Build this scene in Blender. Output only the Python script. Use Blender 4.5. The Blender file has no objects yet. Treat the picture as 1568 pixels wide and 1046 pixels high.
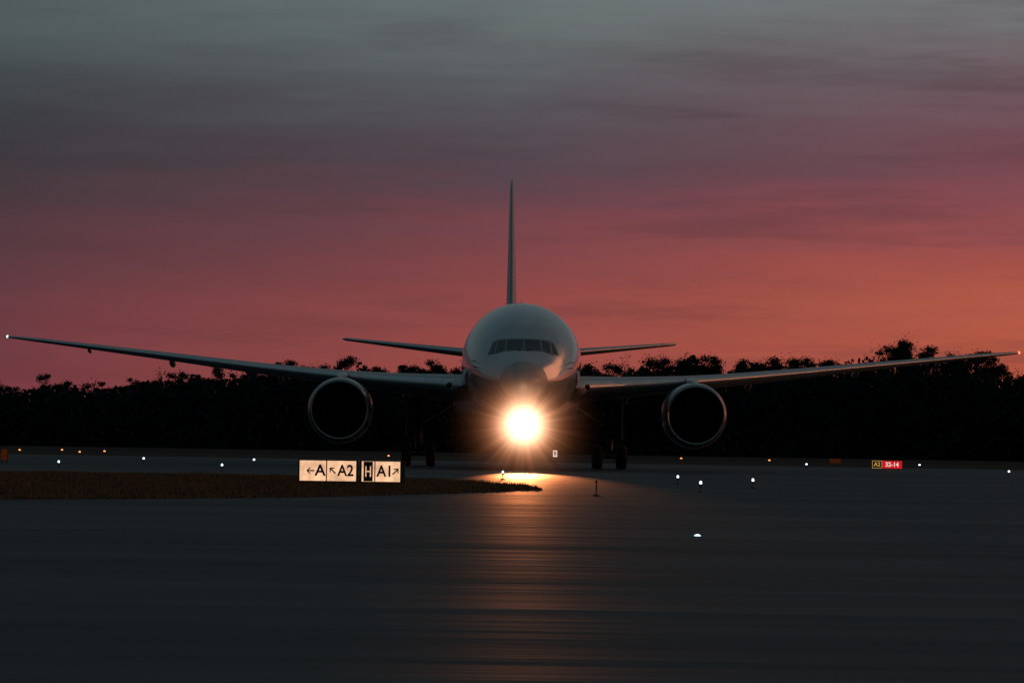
import bpy, math, random
import numpy as np
from mathutils import Vector, Matrix
random.seed(7); rng=np.random.default_rng(11)
scene=bpy.context.scene
F=5800.0; HOR=675.0; CX=784.0; H=1.5; A=0.0157
sa,ca=math.sin(A),math.cos(A)
def unroll(px,py):
    u=px-CX; v=-(py-HOR)
    return u*ca-v*sa, u*sa+v*ca
def P(px,py,d):
    a,b=unroll(px,py); return (a/F*d, d, H+b/F*d)
def G(px,py,z=0.0):
    a,b=unroll(px,py); d=-(H-z)*F/b
    return (a/F*d, d, z)
def lin(c):
    out=[]
    for v in c:
        v=v/255.0
        out.append(v/12.92 if v<=0.04045 else ((v+0.055)/1.055)**2.4)
    return tuple(out)+(1.0,)
# ---------------- camera
cam=bpy.data.cameras.new("camera"); co=bpy.data.objects.new("camera",cam)
scene.collection.objects.link(co); scene.camera=co
cam.sensor_width=36; cam.lens=F/1568*36; cam.shift_y=(HOR-522.5)/1568
cam.clip_start=0.5; cam.clip_end=20000
co.location=(0,0,H); co.rotation_euler=(math.radians(90),-A,0)
scene.view_settings.view_transform='Standard'
scene.view_settings.look='None'; scene.view_settings.exposure=0

# ---------------- node helpers
class NT:
    def __init__(s,nt): s.nt=nt
    def n(s,t,**k):
        nd=s.nt.nodes.new(t)
        for a,b in k.items(): setattr(nd,a,b)
        return nd
    def l(s,a,b): s.nt.links.new(a,b)
    def m(s,op,a,b=None,c=None,clamp=False):
        nd=s.n('ShaderNodeMath',operation=op); nd.use_clamp=clamp
        for i,v in enumerate((a,b,c)):
            if v is None: continue
            if isinstance(v,(int,float)): nd.inputs[i].default_value=v
            else: s.l(v,nd.inputs[i])
        return nd.outputs[0]
    def mixc(s,f,a,b,bt='MIX'):
        nd=s.n('ShaderNodeMix',data_type='RGBA',blend_type=bt)
        for i,v in ((0,f),(6,a),(7,b)):
            if isinstance(v,(int,float)): nd.inputs[i].default_value=v
            elif isinstance(v,tuple): nd.inputs[i].default_value=v
            else: s.l(v,nd.inputs[i])
        return nd.outputs[2]
    def noise(s,vec,scale,detail=3,rough=.5,mapscale=None,loc=None,rot=None):
        if mapscale:
            mp=s.n('ShaderNodeMapping'); mp.inputs['Scale'].default_value=mapscale
            if loc: mp.inputs['Location'].default_value=loc
            if rot: mp.inputs['Rotation'].default_value=rot
            s.l(vec,mp.inputs['Vector']); vec=mp.outputs[0]
        nd=s.n('ShaderNodeTexNoise'); nd.inputs['Scale'].default_value=scale
        nd.inputs['Detail'].default_value=detail; nd.inputs['Roughness'].default_value=rough
        s.l(vec,nd.inputs['Vector']); return nd.outputs['Fac']
    def ramp(s,f,stops):
        r=s.n('ShaderNodeValToRGB'); el=r.color_ramp.elements
        while len(el)<len(stops): el.new(0.5)
        for e,(p,c) in zip(el,stops):
            e.position=p; e.color=c if isinstance(c,tuple) else (c,c,c,1)
        s.l(f,r.inputs[0]); return r.outputs[0]
    def mr(s,v,a,b,c,d,sm=False):
        r=s.n('ShaderNodeMapRange'); 
        if sm: r.interpolation_type='SMOOTHSTEP'
        s.l(v,r.inputs[0])
        for i,x in enumerate((a,b,c,d)): r.inputs[i+1].default_value=x
        return r.outputs[0]

# ---------------- world
w=bpy.data.worlds.new("World"); scene.world=w; w.use_nodes=True
w.node_tree.nodes.clear(); t=NT(w.node_tree)
tc=t.n('ShaderNodeTexCoord'); sep=t.n('ShaderNodeSeparateXYZ'); t.l(tc.outputs['Generated'],sep.inputs[0])
X,Y,Z=sep.outputs
n1=t.noise(tc.outputs['Generated'],1.0,3,.5,(7,7,38))
n2=t.noise(tc.outputs['Generated'],1.0,5,.6,(13,13,110),(3,1,0))
n3=t.noise(tc.outputs['Generated'],1.0,6,.66,(20,20,150),(1,7,0),(0,.04,0))
n4=t.noise(tc.outputs['Generated'],1.0,5,.62,(9,9,95),(4,2,6),(0,-.05,0))
zz=t.m('ADD',Z,t.m('MULTIPLY',t.m('SUBTRACT',n1,.5),0.016))
zz=t.m('ADD',zz,t.m('MULTIPLY',t.m('SUBTRACT',n2,.5),0.022))
fac=t.m('MULTIPLY',zz,1/0.2,clamp=True)
def yst(lst,zen):
    s=[(max(0,(675-y)/5800)/0.2,lin(c)) for y,c in lst]
    s=sorted(s,key=lambda q:q[0]); s.append((0.8,lin(zen))); s.append((1.0,lin((96,106,108)))); return s
Lr=t.ramp(fac,yst([(0,(88,100,102)),(60,(82,93,95)),(130,(72,80,83)),(200,(64,67,72)),(260,(62,59,66)),(300,(74,59,67)),(350,(86,60,70)),(420,(97,61,70)),(500,(112,62,71)),(600,(127,63,71))],(92,104,106)))
Cr=t.ramp(fac,yst([(0,(111,122,122)),(60,(104,112,113)),(130,(93,95,100)),(200,(88,81,89)),(265,(91,71,82)),(320,(114,70,80)),(380,(131,72,78)),(440,(148,74,75)),(500,(158,78,75)),(600,(165,81,72))],(104,116,118)))
Rr=t.ramp(fac,yst([(0,(122,124,126)),(60,(118,108,113)),(130,(121,94,104)),(200,(122,80,92)),(250,(123,75,86)),(300,(144,78,87)),(350,(158,81,84)),(400,(177,86,78)),(460,(192,96,75)),(600,(196,92,69))],(110,118,122)))
az=t.m('DIVIDE',X,t.m('ADD',t.m('ABSOLUTE',Y),0.15))
f1=t.mr(az,-0.12,0.0,0,1); f2=t.mr(az,0.0,0.125,0,1)
col=t.mixc(f1,Lr,Cr); col=t.mixc(f2,col,Rr)
st=t.mr(n4,.48,.66,0,.60,True); st=t.m('MULTIPLY',st,t.mr(az,-.13,.10,.40,1.))
col=t.mixc(st,col,t.mixc(.5,col,lin((66,52,60))))
br=t.m('ADD',0.83,t.m('MULTIPLY',n2,0.12)); br=t.m('ADD',br,t.m('MULTIPLY',n3,0.20))
hsvm=t.n('ShaderNodeVectorMath',operation='SCALE'); t.l(col,hsvm.inputs[0]); t.l(br,hsvm.inputs['Scale'])
back=t.mr(Y,-0.25,0.35,1,0)
col2=t.mixc(back,hsvm.outputs[0],lin((64,84,90)))
up=t.mr(Z,0.16,0.5,0,1)
col2=t.mixc(up,col2,lin((84,105,112)))
# added orange afterglow in the unseen sky at right, reflecting in nose and engine
gx_=t.mr(X,0.5,0.95,0,1,True)
gz=t.m('DIVIDE',t.m('SUBTRACT',Z,0.08),0.08); gz=t.m('EXPONENT',t.m('MULTIPLY',t.m('MULTIPLY',gz,gz),-1))
gs=t.m('MULTIPLY',t.m('MULTIPLY',gx_,gz),1.1)
# unseen orange patch added higher right, placed to reflect on the nose cheek
dt=t.n('ShaderNodeVectorMath',operation='DOT_PRODUCT'); t.l(tc.outputs['Generated'],dt.inputs[0])
cv=Vector((.80,.38,.38)).normalized(); dt.inputs[1].default_value=tuple(cv)
nc_=t.noise(tc.outputs['Generated'],1.,4,.6,(4,4,14))
dd_=t.m('ADD',dt.outputs['Value'],t.m('MULTIPLY',t.m('SUBTRACT',nc_,.5),.06))
cl=t.m('MULTIPLY',t.mr(dd_,.950,.968,0,1,True),2.6)
gs=t.m('ADD',gs,cl)
gsv=t.n('ShaderNodeVectorMath',operation='SCALE'); gsv.inputs[0].default_value=(1.0,.30,.13); t.l(gs,gsv.inputs['Scale'])
sk=t.n('ShaderNodeTexSky',sky_type='NISHITA'); sk.sun_disc=False
sk.sun_elevation=math.radians(2.0); sk.sun_rotation=math.radians(80)
skm=t.n('ShaderNodeVectorMath',operation='SCALE'); t.l(sk.outputs[0],skm.inputs[0]); skm.inputs['Scale'].default_value=0.003
ad=t.n('ShaderNodeVectorMath',operation='ADD'); t.l(col2,ad.inputs[0]); t.l(skm.outputs[0],ad.inputs[1])
ad2=t.n('ShaderNodeVectorMath',operation='ADD'); t.l(ad.outputs[0],ad2.inputs[0]); t.l(gsv.outputs[0],ad2.inputs[1])
bg=t.n('ShaderNodeBackground'); t.l(ad2.outputs[0],bg.inputs[0]); bg.inputs[1].default_value=.88
wo=t.n('ShaderNodeOutputWorld'); t.l(bg.outputs[0],wo.inputs[0])

sl=bpy.data.lights.new("sunset_sun",'SUN'); so=bpy.data.objects.new("sunset_sun",sl); scene.collection.objects.link(so)
sl.energy=0.35; sl.angle=math.radians(1.5); sl.color=(1.0,0.30,0.12)
azs=math.radians(102); els=math.radians(3.0)
dirv=Vector((math.sin(azs)*math.cos(els),math.cos(azs)*math.cos(els),math.sin(els)))
so.rotation_euler=dirv.to_track_quat('Z','Y').to_euler()

# ---------------- materials
def mat(name,color,rough=.5,metal=0.,var=0.,vscale=2.,bump=0.,bscale=20.,spec=.5,coat=0.,emit=None,es=0):
    m=bpy.data.materials.new(name); m.use_nodes=True; t=NT(m.node_tree)
    b=m.node_tree.nodes['Principled BSDF']
    c=tuple(color)+(1,) if len(color)==3 else color
    b.inputs['Base Color'].default_value=c; b.inputs['Roughness'].default_value=rough
    b.inputs['Metallic'].default_value=metal; b.inputs['Specular IOR Level'].default_value=spec
    b.inputs['Coat Weight'].default_value=coat; b.inputs['Coat Roughness'].default_value=.06
    tc=t.n('ShaderNodeTexCoord')
    if var>0:
        n=t.noise(tc.outputs['Object'],vscale,5,.6)
        f=t.mr(n,.3,.7,0,1)
        t.l(t.mixc(f,tuple(x*(1-var) for x in c[:3])+(1,),tuple(min(1,x*(1+var)) for x in c[:3])+(1,)),b.inputs['Base Color'])
        t.l(t.mr(n,.3,.7,max(.05,rough-.08),min(1,rough+.1)),b.inputs['Roughness'])
    if bump>0:
        n=t.noise(tc.outputs['Object'],bscale,4,.6)
        bp=t.n('ShaderNodeBump'); bp.inputs['Strength'].default_value=bump; bp.inputs['Distance'].default_value=.05
        t.l(n,bp.inputs['Height']); t.l(bp.outputs[0],b.inputs['Normal'])
    return m
M_fus=mat("fuselage_paint",(.21,.25,.265),.20,.50,.12,.7,.04,2.2,.5,.9)
M_radome=mat("radome_paint",(.18,.215,.225),.42,.15,.12,.9,.03,2.2,.4,.0)
M_wing=mat("wing_paint",(.155,.18,.19),.42,.0,.2,1.2)
M_le=mat("leading_edge_metal",(.36,.39,.40),.36,.7,.12,2.)
M_lip=mat("inlet_lip_metal",(.14,.155,.16),.28,.85,.15,3.)
M_nac=mat("nacelle_paint",(.09,.11,.12),.32,.25,.15,1.5,0,20,.5,.4)
M_dark=mat("inlet_dark",(.004,.005,.006),.85,0,.2,4.,0,20,.05)
M_blade=mat("fan_blade_metal",(.006,.006,.007),.6,.3,.2,4.,0,20,.1)
M_glass=mat("cockpit_glass",(.008,.010,.012),.12,0,.05,2.,0,20,.4,.2)
M_frame=mat("window_frame",(.11,.13,.135),.40,.35,.1,4.)
M_line=mat("panel_gap",(.05,.052,.055),.6,0,.1,4.)
M_tyre=mat("tyre_rubber",(.010,.010,.011),.85,0,.2,8.,0,20,.2)
M_hub=mat("wheel_hub",(.06,.06,.065),.5,.4,.1,8.)
M_gear=mat("gear_steel",(.035,.037,.04),.5,.4,.15,6.)
M_pole=mat("fixture_metal",(.03,.03,.03),.5,.5,.2,10.)
M_black=mat("sign_black",(.006,.006,.006),.5,0,.1,6.)
M_signfr=mat("sign_frame",(.02,.02,.022),.5,.4,.2,10.)
def emat(name,col,s,var=0,vs=2.):
    m=bpy.data.materials.new(name); m.use_nodes=True; t=NT(m.node_tree); m.node_tree.nodes.clear()
    e=t.n('ShaderNodeEmission'); e.inputs[0].default_value=tuple(col)+(1,); e.inputs[1].default_value=s
    if var>0:
        tc=t.n('ShaderNodeTexCoord'); n=t.noise(tc.outputs['Object'],vs,3)
        t.l(t.mr(n,.3,.7,s*(1-var),s*(1+var)),e.inputs[1])
    o=t.n('ShaderNodeOutputMaterial'); t.l(e.outputs[0],o.inputs[0]); return m
E_blue=emat("edge_lens_white",(.62,.86,1.),3.0)
E_or=emat("edge_lens_amber",(1.,.30,.08),2.2)
E_sign=emat("sign_face_lit",(1.,.58,.34),.90,.30,2.6)
E_red=emat("sign_face_red",(.72,.015,.02),.8,.2,3)
E_yel=emat("sign_yellow_lit",(1.,.55,.15),.5)
E_wht=emat("sign_white_lit",(1.,.80,.75),.8)
E_dimor=emat("sign_back_amber",(.35,.07,.02),.12,.3,4)
E_lamp=emat("landing_lamp_glow",(1.,.85,.62),40)
E_navg=emat("nav_green",(.55,1.,.85),2.5); E_navr=emat("nav_red",(1.,.16,.07),4)

def link(o,parent=None):
    scene.collection.objects.link(o)
    if parent: o.parent=parent
    return o
def mesh(name,verts,faces,mats,parent=None,smooth=True,midx=None):
    me=bpy.data.meshes.new(name); me.from_pydata([tuple(v) for v in verts],[],faces)
    if not isinstance(mats,(list,tuple)): mats=[mats]
    for m in mats: me.materials.append(m)
    if smooth: me.polygons.foreach_set('use_smooth',[True]*len(me.polygons))
    if midx is not None: me.polygons.foreach_set('material_index',midx)
    me.update()
    return link(bpy.data.objects.new(name,me),parent)
def empty(name,loc=(0,0,0),rz=0):
    o=bpy.data.objects.new(name,None); o.location=loc; o.rotation_euler=(0,0,rz); o.empty_display_size=.5
    return link(o)
def loft(rings,cap0=True,cap1=True,off=0):
    n=len(rings[0]); V=[p for r in rings for p in r]; Fc=[]
    for i in range(len(rings)-1):
        for j in range(n):
            k=(j+1)%n
            Fc.append((i*n+j,i*n+k,(i+1)*n+k,(i+1)*n+j))
    if cap0: Fc.append(tuple(range(n)))
    if cap1: Fc.append(tuple((len(rings)-1)*n+j for j in reversed(range(n))))
    return V,Fc
def box(c,s):
    x,y,z=c; a,b,d=s[0]/2,s[1]/2,s[2]/2
    V=[(x+i*a,y+j*b,z+k*d) for i in(-1,1) for j in(-1,1) for k in(-1,1)]
    return V,[(0,1,3,2),(4,6,7,5),(0,4,5,1),(2,3,7,6),(0,2,6,4),(1,5,7,3)]
def cyl(p0,p1,r0,r1=None,n=16):
    r1=r0 if r1 is None else r1
    p0,p1=Vector(p0),Vector(p1); d=(p1-p0).normalized()
    u=d.orthogonal().normalized(); v=d.cross(u)
    R=[[p+u*math.cos(2*math.pi*i/n)*r+v*math.sin(2*math.pi*i/n)*r for i in range(n)] for p,r in((p0,r0),(p1,r1))]
    return loft(R)
def join(parts):
    V=[];Fc=[]
    for v,f in parts:
        o=len(V); V+=list(v); Fc+=[tuple(i+o for i in q) for q in f]
    return V,Fc
def lathe(prof,axis_o,n=48,ax='y'):
    R=[]
    for a,r in prof:
        ring=[]
        for i in range(n):
            th=2*math.pi*i/n
            if ax=='y': ring.append((axis_o[0]+r*math.cos(th),axis_o[1]+a,axis_o[2]+r*math.sin(th)))
            elif ax=='x': ring.append((axis_o[0]+a,axis_o[1]+r*math.cos(th),axis_o[2]+r*math.sin(th)))
            else: ring.append((axis_o[0]+r*math.cos(th),axis_o[1]+r*math.sin(th),axis_o[2]+a))
        R.append(ring)
    return loft(R,False,False)

# ================= AIRPLANE =================
plane=empty("passenger_airplane",(0.54,187,0),0.0132)
def pchip(xs,ys,x):
    xs=np.array(xs,float); ys=np.array(ys,float); h=np.diff(xs); d=np.diff(ys)/h
    m=np.zeros(len(xs)); m[0]=d[0]; m[-1]=d[-1]
    for i in range(1,len(xs)-1):
        if d[i-1]*d[i]<=0: m[i]=0
        else:
            w1=2*h[i]+h[i-1]; w2=h[i]+2*h[i-1]; m[i]=(w1+w2)/(w1/d[i-1]+w2/d[i])
    i=int(np.clip(np.searchsorted(xs,x)-1,0,len(h)-1)); s=(x-xs[i])/h[i]
    return (1+2*s)*(1-s)**2*ys[i]+s*(1-s)**2*h[i]*m[i]+s*s*(3-2*s)*ys[i+1]+s*s*(s-1)*h[i]*m[i+1]
ST=[(0,.0,4.5,4.5),(.25,.64,5.02,3.98),(1,1.30,5.58,3.46),(2,1.86,6.16,3.06),(3,2.26,6.82,2.82),(4,2.56,7.45,2.67),(6,2.92,8.22,2.53),(8,3.07,8.58,2.5),(11,3.1,8.7,2.5),(42,3.1,8.7,2.5),(48,2.85,8.7,3.2),(54,2.1,8.6,4.7),(60,.95,8.2,6.5),(63.2,.22,7.8,7.2)]
SS=[math.sqrt(s[0]) for s in ST]
def fs(y):
    s=math.sqrt(max(0,y))
    return tuple(pchip(SS,[q[k] for q in ST],s) for k in(1,2,3))
NR=72; rings=[]
ys=[ (i/40*math.sqrt(11))**2 for i in range(3,41)]; ys=[.0001,.0008,.003,.008,.018,.032,.048]+ys+list(np.linspace(12,42,16))+list(np.linspace(43,63.2,24))
for y in ys:
    wd,zt,zb=fs(y); zc=(zt+zb)/2; hh=(zt-zb)/2
    rings.append([(wd*math.cos(2*math.pi*i/NR),y,zc+hh*math.sin(2*math.pi*i/NR)) for i in range(NR)])
V,Fc=loft(rings)
mid=[1 if ys[i+1]<.9 else 0 for i in range(len(ys)-1) for j in range(NR)]+[1,0]
mesh("fuselage",V,Fc,[M_fus,M_radome],plane,True,mid)
def hit(x,z):
    lo,hi=0.0,12.0
    def ins(y):
        wd,zt,zb=fs(y); zc=(zt+zb)/2; hh=(zt-zb)/2
        if wd<=1e-6 or hh<=1e-6: return False
        return (x/wd)**2+((z-zc)/hh)**2<=1
    for _ in range(30):
        mid=(lo+hi)/2
        if ins(mid): hi=mid
        else: lo=mid
    return hi
def patch(name,c4,m,offs=.012,n=7):
    V=[];Fc=[]
    for i in range(n+1):
        for j in range(n+1):
            s,t_=i/n,j/n
            x=(c4[0][0]*(1-s)+c4[1][0]*s)*(1-t_)+(c4[3][0]*(1-s)+c4[2][0]*s)*t_
            z=(c4[0][1]*(1-s)+c4[1][1]*s)*(1-t_)+(c4[3][1]*(1-s)+c4[2][1]*s)*t_
            y=hit(x,z); e=.01
            dx=(hit(x+e,z)-hit(x-e,z))/(2*e); dz=(hit(x,z+e)-hit(x,z-e))/(2*e)
            nv=Vector((dx,-1,dz)).normalized()
            V.append(Vector((x,y,z))+nv*offs)
    for i in range(n):
        for j in range(n):
            a=i*(n+1)+j; Fc.append((a,a+n+1,a+n+2,a+1))
    return mesh(name,V,Fc,m,plane)
for s in(-1,1):
    outl=[[(.0,6.03),(.93,5.99),(.86,6.62),(.0,6.64)],[(.93,5.99),(1.44,5.84),(1.34,6.56),(.86,6.62)],[(1.44,5.84),(1.80,5.80),(1.54,6.44),(1.34,6.56)]]
    for q in outl: patch("window_surround",[(s*a,b) for a,b in q],M_frame,.012)
    panes=[[(.05,6.08),(.86,6.04),(.79,6.57),(.05,6.59)],[(.98,6.02),(1.38,5.90),(1.27,6.51),(.91,6.56)],[(1.48,5.88),(1.73,5.86),(1.50,6.38),(1.39,6.48)]]
    for q in panes: patch("cockpit_window",[(s*a,b) for a,b in q],M_glass,.022)
    V,Fc=cyl((s*.15,hit(s*.15,6.04)-.05,6.04),(s*.70,hit(s*.70,6.14)-.05,6.12),.018); mesh("wiper",V,Fc,M_dark,plane)
parts=[];dp=[]
for s in(-1,1):
    for y in np.arange(9.5,52,.53):
        wd,zt,zb=fs(y); zc=(zt+zb)/2; hh=(zt-zb)/2
        def sx(z): return s*(wd*math.sqrt(max(0,1-((z-zc)/hh)**2))+.012)
        za,zb2=6.0,6.36
        parts.append(([(sx(za),y,za),(sx(za),y+.25,za),(sx(zb2),y+.25,zb2),(sx(zb2),y,zb2)],[(0,1,2,3)]))
    for y in(7.6,17,34,50):
        for (ya,yb,z0,z1) in((y,y+.03,5.0,6.9),(y+1.05,y+1.08,5.0,6.9),(y,y+1.08,6.9,6.93),(y,y+1.08,4.97,5.0)):
            v=[];f=[];n=8
            for i in range(n+1):
                z=z0+(z1-z0)*i/n
                for yy in(ya,yb):
                    wd,zt,zb=fs(yy); zc=(zt+zb)/2; hh=(zt-zb)/2
                    v.append((s*(wd*math.sqrt(max(0,1-((z-zc)/hh)**2))+.014),yy,z))
            for i in range(n): f.append((2*i,2*i+1,2*i+3,2*i+2))
            dp.append((v,f))
V,Fc=join(parts); mesh("cabin_windows",V,Fc,M_glass,plane)
V,Fc=join(dp); mesh("door_outlines",V,Fc,M_line,plane)
pp=[]
for s in(-1,1):
    for z in(5.2,5.5):
        x=s*(2.35 if z<5.4 else 2.4); y=hit(x,z)
        pp.append(cyl((x,y+.03,z),(x+s*.16,y-.02,z),.025,.02,8)); pp.append(cyl((x+s*.16,y,z),(x+s*.16,y-.3,z),.02,.012,8))
V,Fc=join(pp); mesh("pitot_probes",V,Fc,M_gear,plane)
V,Fc=loft([[(-.02,14,8.68),(.02,14,8.68),(.02,14.5,8.68),(-.02,14.5,8.68)],[(-.01,14.25,9.0),(.01,14.25,9.0),(.01,14.5,9.0),(-.01,14.5,9.0)]]); mesh("antenna",V,Fc,M_fus,plane,False)
V,Fc=lathe([(0,.10),(.06,.09),(.11,.05),(.13,.002)],(0,22,8.69),16,'z'); mesh("beacon",V,Fc,M_line,plane)

def naca(n=18):
    pts=[]
    for i in range(n+1):
        x=(1+math.cos(math.pi*i/n))/2; pts.append((x,1))
    for i in range(1,n):
        x=(1-math.cos(math.pi*i/n))/2; pts.append((x,-1))
    out=[]
    for x,s in pts:
        th=5*(.2969*math.sqrt(x)-.126*x-.3516*x*x+.2843*x**3-.1030*x**4)
        out.append((x,s*th+ .02*math.sin(math.pi*x)*.6))
    return out
AF=naca()
def wingring(x,yle,z,c,tk,tw):
    r=[]
    ct,st=math.cos(tw),math.sin(tw)
    for a,b in AF:
        yy=a*c; zz_=b*c*tk
        r.append((x,yle+yy*ct+zz_*st,z+zz_*ct-yy*st))
    return r
WS=[(1.5,18.0,4.35,14.5,.125,.035),(3.1,19.4,4.5,13.2,.115,.035),(6.5,21.8,4.72,10.6,.105,.032),(9.9,24.1,4.98,8.4,.10,.028),(15,27.6,5.5,6.7,.095,.02),(20,31.0,6.08,5.1,.095,.012),(25,34.4,6.65,3.6,.095,.004),(29.4,37.4,7.14,2.2,.095,0),(30.3,38.2,7.23,1.5,.08,0),(30.5,38.9,7.25,.7,.05,0)]
WX=.993
def winterp(x):
    xs=[q[0] for q in WS]; return tuple(pchip(xs,[q[k] for q in WS],x) for k in range(1,6))
for s in(-1,1):
    R=[]
    for x in list(np.linspace(1.5,29.4,36))+[30.0,30.3,30.5]:
        q=winterp(x); R.append([(s*p[0]*WX,p[1],p[2]) for p in wingring(x,*q)])
    V,Fc=loft(R)
    nr=len(AF)
    mid=[]
    for i in range(len(R)-1):
        for j in range(nr):
            xm=AF[j][0]; mid.append(1 if xm<.045 else 0)
    mid+= [0,0]
    mesh("wing_left" if s<0 else "wing_right",V,Fc,[M_wing,M_le],plane,True,mid)
    parts=[]
    for (xa,xb,fr) in((4.0,9.0,.72),(10.6,22.,.74),(22.6,28.,.76),(11.,28.5,.10),(4.,8.8,.06)):
        v=[];f=[]
        n=24
        for i in range(n+1):
            x=xa+(xb-xa)*i/n; yl,zl,c,tk,tw=winterp(x)
            for df in(0,.006):
                a=fr+df*10/c*.5
                th=5*(.2969*math.sqrt(a)-.126*a-.3516*a*a+.2843*a**3-.1030*a**4)
                b=-th+.012*math.sin(math.pi*a)
                v.append((s*x*WX,yl+a*c*math.cos(tw)+b*c*tk*math.sin(tw),zl+b*c*tk*math.cos(tw)-a*c*math.sin(tw)-.012))
        for i in range(n): f.append((2*i,2*i+1,2*i+3,2*i+2))
        parts.append((v,f))
    V,Fc=join(parts); mesh("flap_gaps",V,Fc,M_line,plane)
    parts=[]
    for x,L in((6.3,4.6),(13.6,3.9),(20.2,3.9),(25.3,2.2)):
        yl,zl,c,tk,tw=winterp(x); R=[]
        y0=yl+c*.55; zt_=zl-c*.55*math.sin(tw)-c*tk*.38
        for i in range(13):
            u=i/12; rr=max(.01,math.sin(math.pi*u**.75)**.7)*L*.05
            R.append([(s*x*WX+rr*.8*math.cos(a),y0+u*L,zt_+.03-rr*.45-u*.2+rr*1.2*math.sin(a)) for a in [2*math.pi*k/14 for k in range(14)]])
        parts.append(loft(R))
    V,Fc=join(parts); mesh("flap_track_fairings",V,Fc,M_wing,plane)
    V,Fc=lathe([(-.10,.004),(-.08,.05),(0,.075),(.15,.06),(.3,.004)],(s*30.3*WX,38.3,7.24),14,'y')
    mesh("wingtip_light",V,Fc,E_navg if s<0 else E_navr,plane)
    R=[]
    for i in range(15):
        u=i/14; rr=max(.02,math.sin(math.pi*min(1,u*.5))**.6)
        rx=.95*rr; rz=.62*rr
        R.append([(s*(3.05)+rx*math.cos(a)*1.0,17.6+u*5.5,4.45+rz*math.sin(a)) for a in [2*math.pi*k/20 for k in range(20)]])
    V,Fc=loft(R); mesh("wing_root_fairing",V,Fc,M_wing,plane)
    V,Fc=lathe([(-.02,.001),(-.02,.13),(.05,.15)],(s*3.75,18.15,4.5),16,'y'); mesh("root_landing_light",V,Fc,M_glass,plane)
    R=[]
    for i in range(14):
        u=i/13; x=.6+(10.75-.6)*u
        R.append([(s*p[0],p[1],p[2]) for p in wingring(x,51.8+8.6*u,6.85+1.15*u,7.2-4.9*u,.09,0)])
    R.append([(s*p[0],p[1],p[2]) for p in wingring(10.95,61.2,8.02,1.3,.05,0)])
    V,Fc=loft(R)
    mid=[1 if AF[j][0]<.05 else 0 for i in range(len(R)-1) for j in range(nr)]+[0,0]
    mesh("tailplane",V,Fc,[M_wing,M_le],plane,True,mid)
    ex,ey,ez=s*9.7,19.0,3.07
    K=.965
    prof=[(1.7,1.40),(1.0,1.42),(.45,1.43),(.18,1.47),(.04,1.53),(0,1.59),(.03,1.65),(.12,1.70),(.35,1.755),(.36,1.757),(1.2,1.83),(2.3,1.86),(3.6,1.79),(4.6,1.60),(5.5,1.32),(5.52,1.27),(4.9,1.25)]
    prof=[(a,b*K) for a,b in prof]
    V,Fc=lathe(prof,(ex,ey,ez),72)
    mid=[]
    for i in range(len(prof)-1):
        mm=0 if i<4 else (1 if i<8 else (2 if i==8 else (3 if i<14 else 0)))
        mid+=[mm]*72
    V=[(a,b,ez+(c-ez)*(1.03 if c<ez else 1.0)) for a,b,c in V]
    mesh("engine_cowling",V,Fc,[M_dark,M_lip,M_line,M_nac],plane,True,mid)
    V,Fc=lathe([(1.72,1.37),(1.72,.001)],(ex,ey,ez),48); mesh("fan_backplate",V,Fc,M_dark,plane)
    V,Fc=lathe([(.85,.004),(.95,.10),(1.2,.25),(1.55,.36),(1.6,.37)],(ex,ey,ez),32); mesh("spinner",V,Fc,M_blade,plane)
    v=[];f=[]
    for k in range(22):
        a0=2*math.pi*k/22
        base=len(v)
        for r in(.36,.75,1.1,1.35):
            tw=.5+.5*(r/1.4); dw=.16*r+.06
            for sd in(-1,1):
                a=a0+sd*dw*math.cos(tw)/r*1.2+ .12*(r-.36)
                v.append((ex+r*math.cos(a),ey+1.48+sd*dw*math.sin(tw)*.5,ez+r*math.sin(a)))
        for i in range(3): f.append((base+2*i,base+2*i+1,base+2*i+3,base+2*i+2))
    mesh("fan_blades",v,f,M_blade,plane)
    V,Fc=lathe([(4.6,1.0),(5.4,.95),(6.4,.78),(7.0,.66),(7.0,.45),(7.6,.3),(8.3,.02)],(ex,ey,ez),36); mesh("core_exhaust",V,Fc,M_gear,plane)
    R=[]
    for (yy,zl,zu,ww) in((20.4,4.80,4.86,.05),(21.2,4.6,5.03,.22),(22.5,4.5,5.13,.30),(24.2,4.45,5.2,.32),(26,4.0,4.9,.3),(28.,4.0,4.7,.22),(30,4.2,4.55,.05)):
        R.append([(ex-ww,yy,zl),(ex+ww,yy,zl),(ex+ww,yy,zu-.08),(ex+ww*.6,yy,zu),(ex-ww*.6,yy,zu),(ex-ww,yy,zu-.08)])
    V,Fc=loft(R); mesh("engine_pylon",V,Fc,M_nac,plane)
    gx=s*5.5; gy=31.6
    parts=[cyl((gx,gy,.75),(gx,gy,3.9),.2,.24),cyl((gx,gy,2.2),(s*3.6,gy-.2,3.4),.1),cyl((gx,gy-1.75,.72),(gx,gy+1.75,.72),.14),cyl((gx,gy,1.6),(gx,gy-1.4,3.6),.09)]
    for dy in(-1.47,0,1.47): parts.append(cyl((gx-.85,gy+dy,.67),(gx+.85,gy+dy,.67),.09))
    V,Fc=join(parts); mesh("main_gear_strut",V,Fc,M_gear,plane)
    wp=[];hp=[]
    for dy in(-1.47,0,1.47):
        for dx in(-.7,.7):
            wp.append(lathe([(-.2,.30),(-.24,.45),(-.25,.58),(-.2,.64),(-.1,.67),(.1,.67),(.2,.64),(.25,.58),(.24,.45),(.2,.30)],(gx+dx,gy+dy,.67),32,'x'))
            hp.append(lathe([(-.16,.01),(-.15,.25),(-.2,.31),(.2,.31),(.15,.25),(.16,.01)],(gx+dx,gy+dy,.67),24,'x'))
    V,Fc=join(wp); mesh("main_gear_tyres",V,Fc,M_tyre,plane)
    V,Fc=join(hp); mesh("main_gear_hubs",V,Fc,M_hub,plane)
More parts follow.
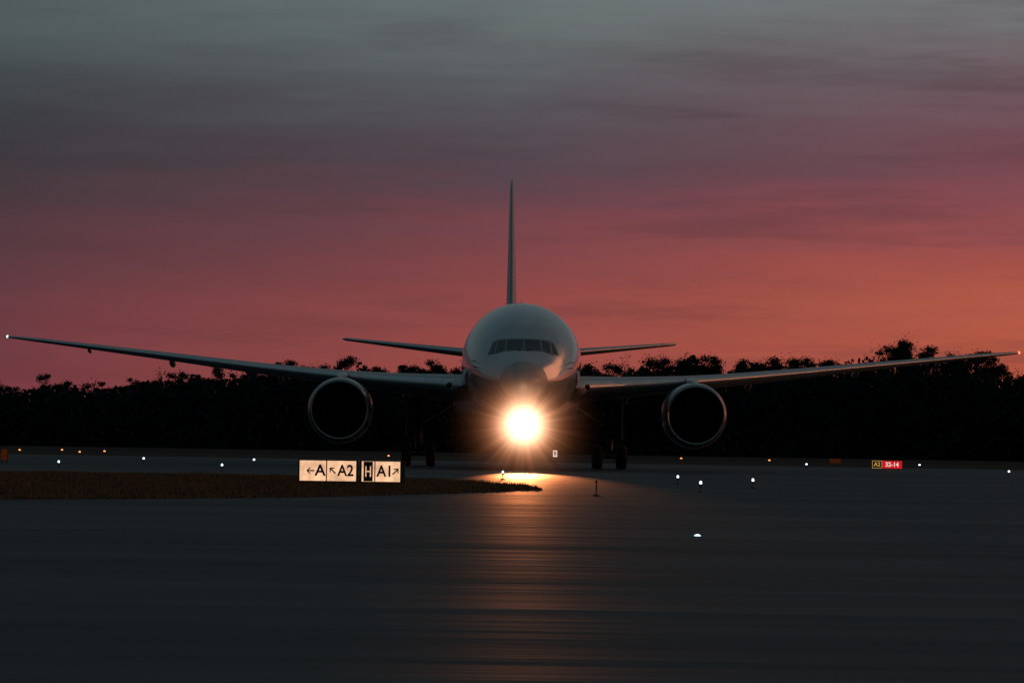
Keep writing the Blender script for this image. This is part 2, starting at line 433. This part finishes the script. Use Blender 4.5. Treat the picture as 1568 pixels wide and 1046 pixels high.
    V,Fc=join([box((gx+s*.75,gy,2.7),(.06,2.0,2.0))]); mesh("main_gear_door",V,Fc,M_gear,plane,False)
R=[]
for i in range(25):
    u=i/24; e=max(.02,math.sin(math.pi*u))**.45
    R.append([(3.55*e*math.cos(a),15.5+u*22,3.55+ (1.5*e)*math.sin(a)) for a in [2*math.pi*k/40 for k in range(40)]])
V,Fc=loft(R); mesh("belly_fairing",V,Fc,M_wing,plane)
R=[]
for i in range(20):
    u=i/19; z=8.2+(18.45-8.2)*u; yl=49.5+10.6*u; c=8.8-5.6*u; tk=.085-.01*u
    R.append([((b-.012*math.sin(math.pi*a))*c*tk,yl+a*c,z) for a,b in AF])
R.append([(b*1.2*.04,61.2+a*1.9,18.58) for a,b in AF])
V,Fc=loft(R); mid=[1 if AF[j][0]<.03 else 0 for i in range(len(R)-1) for j in range(len(AF))]+[0,0]
mesh("tail_fin",V,Fc,[M_nac,M_wing],plane,True,mid)
gy=5.9
parts=[cyl((0,gy,.53),(0,gy,1.5),.08),cyl((0,gy,1.3),(0,gy,2.8),.13),cyl((-.5,gy,.53),(.5,gy,.53),.07),cyl((0,gy,1.6),(0,gy+1.8,2.7),.06),cyl((-.42,gy-.12,2.2),(.42,gy-.12,2.2),.04),cyl((-.2,gy+.2,1.0),(0,gy+.35,1.35),.04)]
V,Fc=join(parts); mesh("nose_gear_strut",V,Fc,M_gear,plane)
wp=[];hp=[]
for dx in(-.34,.34):
    wp.append(lathe([(-.13,.25),(-.17,.38),(-.17,.46),(-.1,.52),(0,.535),(.1,.52),(.17,.46),(.17,.38),(.13,.25)],(dx,gy,.533),32,'x'))
    hp.append(lathe([(-.1,.01),(-.1,.22),(-.13,.26),(.13,.26),(.1,.22),(.1,.01)],(dx,gy,.533),24,'x'))
V,Fc=join(wp); mesh("nose_gear_tyres",V,Fc,M_tyre,plane)
V,Fc=join(hp); mesh("nose_gear_hubs",V,Fc,M_hub,plane)
V,Fc=join([box((-.6,gy-.3,2.25),(.04,2.2,.75)),box((.6,gy-.3,2.25),(.04,2.2,.75))]); mesh("nose_gear_doors",V,Fc,M_nac,plane,False)
lp=[];ld=[]
for x,z,r in((-.3,2.3,.14),(.3,2.3,.14),(-.24,1.85,.10),(.24,1.85,.10)):
    lp.append(lathe([(.16,.03),(.02,r*1.05),(-.04,r*1.08),(-.04,r*.98),(.0,r*.9)],(x,gy-.3,z),24))
    ld.append(lathe([(-.02,.001),(-.01,r*.95)],(x,gy-.3,z),24))
V,Fc=join(lp); mesh("landing_lamp_housings",V,Fc,M_gear,plane)
V,Fc=join(ld); mesh("landing_lamp_lenses",V,Fc,E_lamp,plane)
for i,(x,z) in enumerate(((-.3,2.3),(.3,2.3))):
    L=bpy.data.lights.new("landing_lamp",'SPOT'); L.energy=60000; L.color=(1.,.30,.10); L.spot_size=math.radians(8.5); L.spot_blend=1.; L.shadow_soft_size=.3
    o=bpy.data.objects.new("landing_lamp",L); link(o,plane); o.location=(x,gy-.5,z)
    d=Vector((0,-1,-.078)); o.rotation_euler=d.to_track_quat('-Z','Y').to_euler()
bpy.ops.mesh.primitive_uv_sphere_add(segments=48,ring_count=24,radius=1); glare=bpy.context.object; glare.name="lamp_glare_volume"; glare.parent=plane  # glowing volume added ahead of the lamps to imitate lens glare
glare.location=(0.0,-1.0,2.32); glare.scale=(4.2,6.6,4.2)
m=bpy.data.materials.new("lamp_glare_emission"); m.use_nodes=True; t=NT(m.node_tree); m.node_tree.nodes.clear()  # glare painted as emission: pale core, orange halo, noise rays
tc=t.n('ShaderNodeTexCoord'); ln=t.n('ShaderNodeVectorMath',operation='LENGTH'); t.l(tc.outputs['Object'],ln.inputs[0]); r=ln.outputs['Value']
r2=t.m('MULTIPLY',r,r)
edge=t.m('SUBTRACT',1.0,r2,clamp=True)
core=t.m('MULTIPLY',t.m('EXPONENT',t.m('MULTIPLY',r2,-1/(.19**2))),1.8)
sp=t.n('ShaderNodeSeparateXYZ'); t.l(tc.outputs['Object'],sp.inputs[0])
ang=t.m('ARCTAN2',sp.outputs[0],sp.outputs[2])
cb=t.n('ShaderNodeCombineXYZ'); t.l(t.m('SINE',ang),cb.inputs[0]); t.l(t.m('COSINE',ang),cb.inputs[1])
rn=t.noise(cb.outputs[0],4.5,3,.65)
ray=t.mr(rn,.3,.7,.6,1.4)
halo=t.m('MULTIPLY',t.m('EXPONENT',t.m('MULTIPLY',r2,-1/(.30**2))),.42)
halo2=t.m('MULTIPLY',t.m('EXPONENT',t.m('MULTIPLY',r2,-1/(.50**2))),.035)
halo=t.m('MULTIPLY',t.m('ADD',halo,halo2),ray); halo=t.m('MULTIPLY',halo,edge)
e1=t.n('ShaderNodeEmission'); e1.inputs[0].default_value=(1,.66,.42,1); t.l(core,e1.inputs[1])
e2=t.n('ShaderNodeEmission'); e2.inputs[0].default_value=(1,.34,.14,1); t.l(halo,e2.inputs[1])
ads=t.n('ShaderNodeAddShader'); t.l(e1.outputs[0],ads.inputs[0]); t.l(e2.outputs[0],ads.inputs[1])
o=t.n('ShaderNodeOutputMaterial'); t.l(ads.outputs[0],o.inputs['Volume']); glare.data.materials.append(m)

# ================= GROUND =================
def ground_mat(name,c1,c2,rough,spec,bumps,kind):
    m=bpy.data.materials.new(name); m.use_nodes=True; t=NT(m.node_tree); b=m.node_tree.nodes['Principled BSDF']
    g=t.n('ShaderNodeNewGeometry').outputs['Position']
    n1=t.noise(g,1.,5,.6,(.015,.10,1)); n2=t.noise(g,1.,4,.6,(.07,.6,1),(5,2,0),(0,0,.05)); n3=t.noise(g,9.,3,.6)
    n4=t.noise(g,1.,3,.6,(.03,.16,1),(9,2,0),(0,0,-.04))
    f=t.m('ADD',t.m('MULTIPLY',n1,.46),t.m('ADD',t.m('MULTIPLY',n2,.28),t.m('MULTIPLY',n3,.10)))
    f=t.m('ADD',f,t.m('MULTIPLY',n4,.16))
    f=t.mr(f,.34,.66,0,1)
    t.l(t.mixc(f,c1+(1,),c2+(1,)),b.inputs['Base Color'])
    b.inputs['Specular IOR Level'].default_value=spec
    t.l(t.mr(f,0,1,rough[0],rough[1]),b.inputs['Roughness'])
    hgt=t.m('ADD',t.m('MULTIPLY',n2,.5),t.m('MULTIPLY',n3,.03)); hgt=t.m('ADD',hgt,t.m('MULTIPLY',n4,1.6))
    bp=t.n('ShaderNodeBump'); bp.inputs['Strength'].default_value=bumps; bp.inputs['Distance'].default_value=.05
    t.l(hgt,bp.inputs['Height']); t.l(bp.outputs[0],b.inputs['Normal'])
    return m
M_asph=ground_mat("asphalt",(.016,.028,.034),(.028,.044,.051),(.70,.52),.026,1.,0)
M_run=ground_mat("runway_asphalt",(.007,.009,.010),(.014,.016,.018),(.95,.85),.02,.3,0)
M_field=ground_mat("grass_field",(.011,.015,.014),(.022,.026,.022),(.95,.9),.02,.5,1)
M_soil=ground_mat("grass_island_soil",(.030,.024,.018),(.055,.042,.028),(.95,.9),.05,.5,1)
def sheet(name,pts,z,m): return mesh(name,[(p[0],p[1],z) for p in pts],[tuple(range(len(pts)))],m,None,False)
sheet("ground",[(-6000,-3000),(6000,-3000),(6000,9000),(-6000,9000)],0,M_field)
sheet("taxiway_pavement",[(-400,-60),(400,-60),(400,284),(-400,262)],.004,M_asph)
sheet("runway_pavement",[(-600,352),(600,352),(600,392),(-600,392)],.004,M_run)
isl=[G(-500,766),G(-100,765),G(200,764),G(450,762),G(600,758),G(740,754),G(832,750),G(805,744),G(700,737),G(600,732),G(300,727),G(-100,722),G(-500,716)]
isl=[(a,b) for a,b,_ in isl]
sheet("grass_island_ground",isl,.010,M_soil)
tar=mat("tar_seam",(.008,.010,.011),.7,0,.3,3.,0,20,.1)
parts=[]
for (pa,pb,wd_) in((G(-60,812),G(1640,806),.16),(G(-60,893),G(1640,880),.05),(G(-60,785),G(1640,779),.18),(G(300,840),G(1640,836),.07),(G(560,766),G(1100,768),.18),(G(500,797),G(1250,795),.13)):
    n=60; v=[];f=[]
    for i in range(n+1):
        u=i/n; x=pa[0]+(pb[0]-pa[0])*u; y=pa[1]+(pb[1]-pa[1])*u+random.uniform(-.05,.05)
        k=wd_*random.uniform(.2,1.1)
        v+=[(x,y,.008),(x,y+k,.008)]
    for i in range(n): f.append((2*i,2*i+2,2*i+3,2*i+1))
    parts.append((v,f))
V,Fc=join(parts); mesh("pavement_tar_seams",V,Fc,tar,None,False)

def fastmesh(name,V,k,m,parent=None):
    n=len(V); me=bpy.data.meshes.new(name)
    me.vertices.add(n); me.vertices.foreach_set('co',V.astype(np.float32).ravel())
    me.loops.add(n); me.loops.foreach_set('vertex_index',np.arange(n,dtype=np.int32))
    me.polygons.add(n//k); me.polygons.foreach_set('loop_start',np.arange(0,n,k,dtype=np.int32))
    me.polygons.foreach_set('loop_total',np.full(n//k,k,dtype=np.int32))
    me.materials.append(m); me.update(calc_edges=True)
    return link(bpy.data.objects.new(name,me),parent)
def inpoly(x,y,poly):
    c=np.zeros(len(x),bool); n=len(poly); j=n-1
    for i in range(n):
        xi,yi=poly[i]; xj,yj=poly[j]
        cond=((yi>y)!=(yj>y))&(x<(xj-xi)*(y-yi)/(yj-yi+1e-12)+xi); c^=cond; j=i
    return c
def grassmat(name,a,b_,spec=.2):
    m=bpy.data.materials.new(name); m.use_nodes=True; t=NT(m.node_tree); b=m.node_tree.nodes['Principled BSDF']
    g=t.n('ShaderNodeNewGeometry').outputs['Position']
    n=t.noise(g,.6,4,.6); n2=t.noise(g,14.,2,.6)
    f=t.mr(t.m('ADD',t.m('MULTIPLY',n,.5),t.m('MULTIPLY',n2,.5)),.35,.65,0,1)
    t.l(t.mixc(f,a+(1,),b_+(1,)),b.inputs['Base Color']); b.inputs['Roughness'].default_value=.9; b.inputs['Specular IOR Level'].default_value=spec
    return m
M_blades=grassmat("dry_grass",(.030,.025,.016),(.095,.068,.038))
N=420000
gx=rng.uniform(-32,2.5,N); gyy=rng.uniform(80,170,N)
k=inpoly(gx,gyy,isl); gx,gyy=gx[k],gyy[k]
clump=(np.sin(gx*2.1+np.sin(gyy*.7)*2)+np.sin(gyy*1.3+gx*.9)+2)/4
n=len(gx); h=rng.uniform(.04,.13,n)*(.5+clump); wd=rng.uniform(.01,.022,n); th=rng.uniform(0,math.pi,n)
lx=rng.normal(0,.035,n); ly=rng.normal(0,.035,n)
Vg=np.zeros((n,3,3)); dx=np.cos(th)*wd; dy=np.sin(th)*wd
Vg[:,0]=np.stack([gx-dx,gyy-dy,np.full(n,.0)],1); Vg[:,1]=np.stack([gx+dx,gyy+dy,np.full(n,.0)],1); Vg[:,2]=np.stack([gx+lx,gyy+ly,h],1)
fastmesh("island_grass",Vg.reshape(-1,3),3,M_blades)

# ================= TREES =================
prof=[(-700,575),(-300,580),(0,582),(40,585),(88,568),(130,584),(170,577),(215,576),(240,562),(300,560),(350,557),(430,558),(480,554),(525,539),(560,544),(610,553),(650,547),(690,545),(760,552),(850,552),(900,554),(950,551),(1000,537),(1065,528),(1100,546),(1150,538),(1185,551),(1225,534),(1262,544),(1290,530),(1340,532),(1390,512),(1418,535),(1462,519),(1500,531),(1540,555),(1568,554),(1900,545),(2300,550)]
DT=480.
pw=[P(a,b,DT) for a,b in prof]; pwx=[p[0] for p in pw]; pwz=[p[2] for p in pw]
def top(x,d): return np.interp(x*DT/d,pwx,pwz)
leafC=[];leafS=[];tv=[]
def add_tree(x,y,h,kind):
    tr=.014*h
    base=Vector((x,y,0)); tip=Vector((x+rng.normal(0,.4),y,h*.88))
    tv.append(cyl(base,base.lerp(tip,.55),tr,tr*.6,7)); tv.append(cyl(base.lerp(tip,.55),tip,tr*.6,.02,6))
    nc={0:16,1:11,2:20}[kind]
    for c in range(nc):
        u=rng.uniform(.30,.95) if kind!=1 else rng.uniform(.45,.98)
        spread={0:.25,1:.11,2:.31}[kind]*h*(1.12-u)**.6*1.2
        a=rng.uniform(0,2*math.pi); rr=spread*math.sqrt(rng.uniform(.02,1))
        c0=Vector((x+rr*math.cos(a),y+rr*math.sin(a),h*u))
        ab=base.lerp(tip,max(.2,u-.14))
        tv.append(cyl(ab,c0,.05,.02,4))
        s=rng.uniform(.045,.10)*h*(1.15-.45*u)
        n=int(340*(s/1.0)**2)+80
        d=rng.normal(size=(n,3)); d/=np.linalg.norm(d,axis=1)[:,None]
        d*=(rng.uniform(.05,1.0,n)**.7)[:,None]*np.array([s*1.25,s*1.25,s*.8])
        d*=(1+.22*rng.normal(size=n))[:,None]
        leafC.append(d+np.array(c0)); leafS.append(rng.uniform(.07,.17,n))
    n=90; d=rng.normal(size=(n,3))*np.array([.035*h,.035*h,.05*h])
    leafC.append(d+np.array(tip)+np.array([0,0,.0])); leafS.append(rng.uniform(.07,.14,n))
for row,(dd,lo,hi,stp) in enumerate(((470,.74,.98,3.4),(482,.88,1.06,2.7),(495,.86,1.02,2.8),(512,.78,.96,4.0))):
    x=-115.
    while x<115:
        y=dd+rng.uniform(-4,4); hh=float(top(x,y))*rng.uniform(lo,hi)
        add_tree(x,y,hh,int(rng.choice([0,0,2,1]))); x+=stp*rng.uniform(.6,1.5)
C=np.concatenate(leafC); S=np.concatenate(leafS)
nu=110000; ux=rng.uniform(-118,118,nu); uy=rng.uniform(464,505,nu)
mod=.80+.06*np.sin(ux*.9)+.04*np.sin(ux*2.3+1)
uz=rng.uniform(0,1,nu)*top(ux,uy)*mod
C=np.concatenate([C,np.stack([ux,uy,uz],1)]); S=np.concatenate([S,rng.uniform(.2,.48,nu)])
n=len(C); a=rng.normal(size=(n,3)); a/=np.linalg.norm(a,axis=1)[:,None]
b=np.cross(a,rng.normal(size=(n,3))); b/=np.linalg.norm(b,axis=1)[:,None]
a*=S[:,None]; b*=(S*rng.uniform(.5,.9,n))[:,None]
Q=np.stack([C-a,C-b*.8,C+a,C+b],1).reshape(-1,3)
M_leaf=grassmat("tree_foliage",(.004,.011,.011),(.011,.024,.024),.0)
M_bark=mat("bark",(.010,.010,.010),.95,0,.3,2.,0,20,0.)
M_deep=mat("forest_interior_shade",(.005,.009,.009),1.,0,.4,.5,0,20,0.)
tr_e=empty("distant_treeline")
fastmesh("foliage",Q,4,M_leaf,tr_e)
V,Fc=join(tv); mesh("trunks_and_limbs",V,Fc,M_bark,tr_e)
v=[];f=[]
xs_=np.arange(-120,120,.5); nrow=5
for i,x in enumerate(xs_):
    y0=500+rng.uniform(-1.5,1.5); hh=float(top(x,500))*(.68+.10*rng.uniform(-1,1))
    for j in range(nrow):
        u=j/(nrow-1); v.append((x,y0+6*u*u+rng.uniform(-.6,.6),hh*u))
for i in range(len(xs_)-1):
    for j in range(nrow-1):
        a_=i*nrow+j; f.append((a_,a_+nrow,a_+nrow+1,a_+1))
mesh("forest_backing_wall",v,f,M_deep,tr_e,False)  # rough dark wall added as forest interior, blocking sky between the leaves

# ================= LIGHT FIXTURES =================
lensA=lathe([(.0,.035),(.04,.042),(.07,.035),(.09,.018),(.10,.001)],(0,0,.26),14,'z')
body=join([lathe([(.0,.001),(.0,.10),(.03,.10),(.04,.04),(.05,.04)],(0,0,0.008),16,'z'),cyl((0,0,.03),(0,0,.20),.014,.014,8),lathe([(.18,.014),(.19,.036),(.26,.04),(.262,.001)],(0,0,0),14,'z')])
def edge_light(px,py,em,sc=1.,name="taxiway_edge_light"):
    a,b=unroll(px,py); d=(H-.31*sc)*F/(-b); x=a/F*d
    o=empty(name,(x,d,0)); k=max(1.,d/150.)
    V,Fc=body; q=mesh("stem",V,Fc,M_pole,o); q.scale=(sc,sc,sc)
    V,Fc=lensA; q=mesh("lens",V,Fc,em,o); q.scale=(sc*k,sc*k,sc)
for px,py in((90,706),(340,711),(389,703),(220,701),(1038,729),(1073,738),(1153,734),(1408,711),(1235,710),(1545,721),(770,722)):
    edge_light(px,py,E_blue)
for px,py in((30,688),(95,688),(122,691),(160,690),(595,697),(1043,701),(1178,704)):
    edge_light(px,py,E_or,1.0,"runway_edge_light")
for px,py,sc in((1068,819,.75),(423,763,.35)):
    g=G(px,py,.03); o=empty("inset_taxiway_light",(g[0],g[1],0))
    V,Fc=lathe([(.006,.14),(.02,.11),(.025,.001)],(0,0,0),20,'z'); q=mesh("housing",V,Fc,M_pole,o); q.scale=(sc,sc,1)
    V,Fc=lathe([(.0,.075),(.02,.055),(.035,.03),(.04,.001)],(0,0,.026),14,'z'); q=mesh("lens",V,Fc,E_blue,o); q.scale=(sc,sc,sc)
g=G(913,759); o=empty("marker_post",(g[0],g[1],0))
V,Fc=join([cyl((0,0,0),(0,0,.40),.022,.02,10),lathe([(.006,.001),(.006,.11),(.04,.09),(.05,.03)],(0,0,0),16,'z'),lathe([(.36,.024),(.38,.036),(.42,.036),(.44,.01)],(0,0,0),12,'z')]); mesh("post",V,Fc,M_pole,o)
V,Fc=lathe([(.30,.027),(.34,.027)],(0,0,0),12,'z'); mesh("reflective_band",V,Fc,mat("amber_band",(.5,.16,.04),.4),o)

# ================= SIGNS =================
def text(s,x,z,size,m,parent,y=-.012,sx=1.):
    c=bpy.data.curves.new("legend_"+s,'FONT'); c.body=s; c.size=size; c.align_x='CENTER'; c.align_y='CENTER'; c.offset=size*.022; c.extrude=.002
    c.materials.append(m); o=bpy.data.objects.new("legend",c); link(o,parent); o.location=(x,y,z); o.rotation_euler=(math.radians(90),0,0); o.scale=(sx,1,1)
def arrow(x,z,L,ang,m,parent,y=-.014):
    w=L*.16; hd=L*.38
    pts=[(-L/2,-w/2),(L/2-w,-w/2),(L/2-w,w/2),(-L/2,w/2)]
    chev=[(L/2,0),(L/2-hd,hd),(L/2-hd-w*.9,hd-w*.2),(L/2-w*1.3,0),(L/2-hd-w*.9,-hd+w*.2),(L/2-hd,-hd)]
    c,s=math.cos(ang),math.sin(ang)
    V=[(x+c*a-s*b,y,z+s*a+c*b) for a,b in pts]+[(x+c*a-s*b,y-.002,z+s*a+c*b) for a,b in chev]
    mesh("arrow",V,[(0,1,2,3),(4,5,6,7),(4,7,8,9)],m,parent,False)
D=121.; s0=P(535,738,D); sc=F/D
sg=empty("taxiway_guidance_sign",(s0[0],D,0))
def sx(px): return (px-535)/sc
zb=.13; zt=.13+32/sc; zm=(zb+zt)/2; hgt=zt-zb
V,Fc=join([box(((sx(456)+sx(548))/2,.12,zm),(sx(548)-sx(456),.2,hgt+.05)),box(((sx(551)+sx(620))/2,.12,zm),(sx(620)-sx(551),.2,hgt+.05)),
  box((sx(499.7),.012,zm),(.02,.03,hgt)),box((sx(573.5),.012,zm),(.02,.03,hgt))]
  +[cyl((sx(p),.12,0),(sx(p),.12,zb),.03,.03,8) for p in(462,499,542,557,600)]
  +[box((sx(p),.12,.02),(.16,.16,.03)) for p in(462,499,542,557,600)])
mesh("sign_cabinet",V,Fc,M_signfr,sg,False)
def face(a,b,m,name="lit_face",y=.0,ins=.012):
    mesh(name,[(sx(a)+ins,y,zb+ins),(sx(b)-ins,y,zb+ins),(sx(b)-ins,y,zt-ins),(sx(a)+ins,y,zt-ins)],[(0,1,2,3)],m,sg,False)
face(458,499.5,E_sign); face(500,545.5,E_sign); face(553,573.5,E_sign,"border"); face(555.5,571.5,M_black,"black_panel",-.006,.02); face(574,613,E_sign)
arrow(sx(475),zm,.26,math.pi,M_black,sg); text("A",sx(490),zm,.50,M_black,sg)
arrow(sx(509),zm+.01,.27,math.radians(135),M_black,sg); text("A2",sx(529),zm,.50,M_black,sg,sx=.88)
bars=[((sx(560.0)),zm,.035,.34),((sx(567.0)),zm,.035,.34)]
v=[];f=[]
def rect(x,z,w_,h_,y):
    o=len(v); v.extend([(x-w_/2,y,z-h_/2),(x+w_/2,y,z-h_/2),(x+w_/2,y,z+h_/2),(x-w_/2,y,z+h_/2)]); f.append((o,o+1,o+2,o+3))
for b_ in bars: rect(*b_,-.012)
rect(sx(563.5),zm,.14,.04,-.014)
mesh("legend_bars",v,f,E_sign,sg,False)
text("A1",sx(589),zm,.50,M_black,sg,sx=.88); arrow(sx(605.5),zm+.01,.27,math.radians(45),M_black,sg)
D2=246.; s=P(1358,717,D2); k=F/D2
rs=empty("runway_holding_sign",(s[0],D2,0)); zb,zt=.12,.12+11.5/k*1.0
w0,w1,w2=-22.5/k,-7.5/k,23/k
V,Fc=join([box((0,.12,(zb+zt)/2),(w2-w0+.06,.18,zt-zb+.05)),cyl((w0+.2,.12,0),(w0+.2,.12,zb),.03,.03,8),cyl((w2-.2,.12,0),(w2-.2,.12,zb),.03,.03,8)]); mesh("sign_cabinet",V,Fc,M_signfr,rs,False)
mesh("yellow_border",[(w0,0,zb),(w1,0,zb),(w1,0,zt),(w0,0,zt)],[(0,1,2,3)],E_yel,rs,False)
mesh("black_panel",[(w0+.03,-.006,zb+.03),(w1-.03,-.006,zb+.03),(w1-.03,-.006,zt-.03),(w0+.03,-.006,zt-.03)],[(0,1,2,3)],M_black,rs,False)
mesh("red_face",[(w1+.02,0,zb),(w2,0,zb),(w2,0,zt),(w1+.02,0,zt)],[(0,1,2,3)],E_red,rs,False)
text("A2",(w0+w1)/2,(zb+zt)/2,.36,E_yel,rs,-.02); text("32-14",(w1+w2)/2,(zb+zt)/2,.40,E_wht,rs,-.02,.95)
D3=236.; s=P(850,694,D3); k=F/D3
ns=empty("stand_number_board",(s[0],D3,0))
V,Fc=join([box((0,.06,s[2]),(.30,.08,.44)),cyl((0,.06,0),(0,.06,s[2]-.2),.03,.03,8)]); mesh("board",V,Fc,M_signfr,ns,False)
mesh("lit_face",[(-.13,0,s[2]-.2),(.13,0,s[2]-.2),(.13,0,s[2]+.2),(-.13,0,s[2]+.2)],[(0,1,2,3)],E_wht,ns,False)
text("8",0,s[2],.36,M_black,ns)
for px,py,dd,ww,hh in((1279,711,300.,.95,.42),(6,722,190.,.35,.62)):
    s=P(px,py,dd); o=empty("taxiway_direction_sign",(s[0],dd,0))
    V,Fc=join([box((0,.1,.12+hh/2),(ww,.14,hh)),cyl((-ww*.35,.1,0),(-ww*.35,.1,.12),.03,.03,8),cyl((ww*.35,.1,0),(ww*.35,.1,.12),.03,.03,8)]); mesh("cabinet",V,Fc,M_signfr,o,False)
    mesh("face",[(-ww/2+.03,.02,.15),(ww/2-.03,.02,.15),(ww/2-.03,.02,.09+hh),(-ww/2+.03,.02,.09+hh)],[(0,1,2,3)],E_dimor,o,False)
print("leaves",len(C),"blades",len(gx))
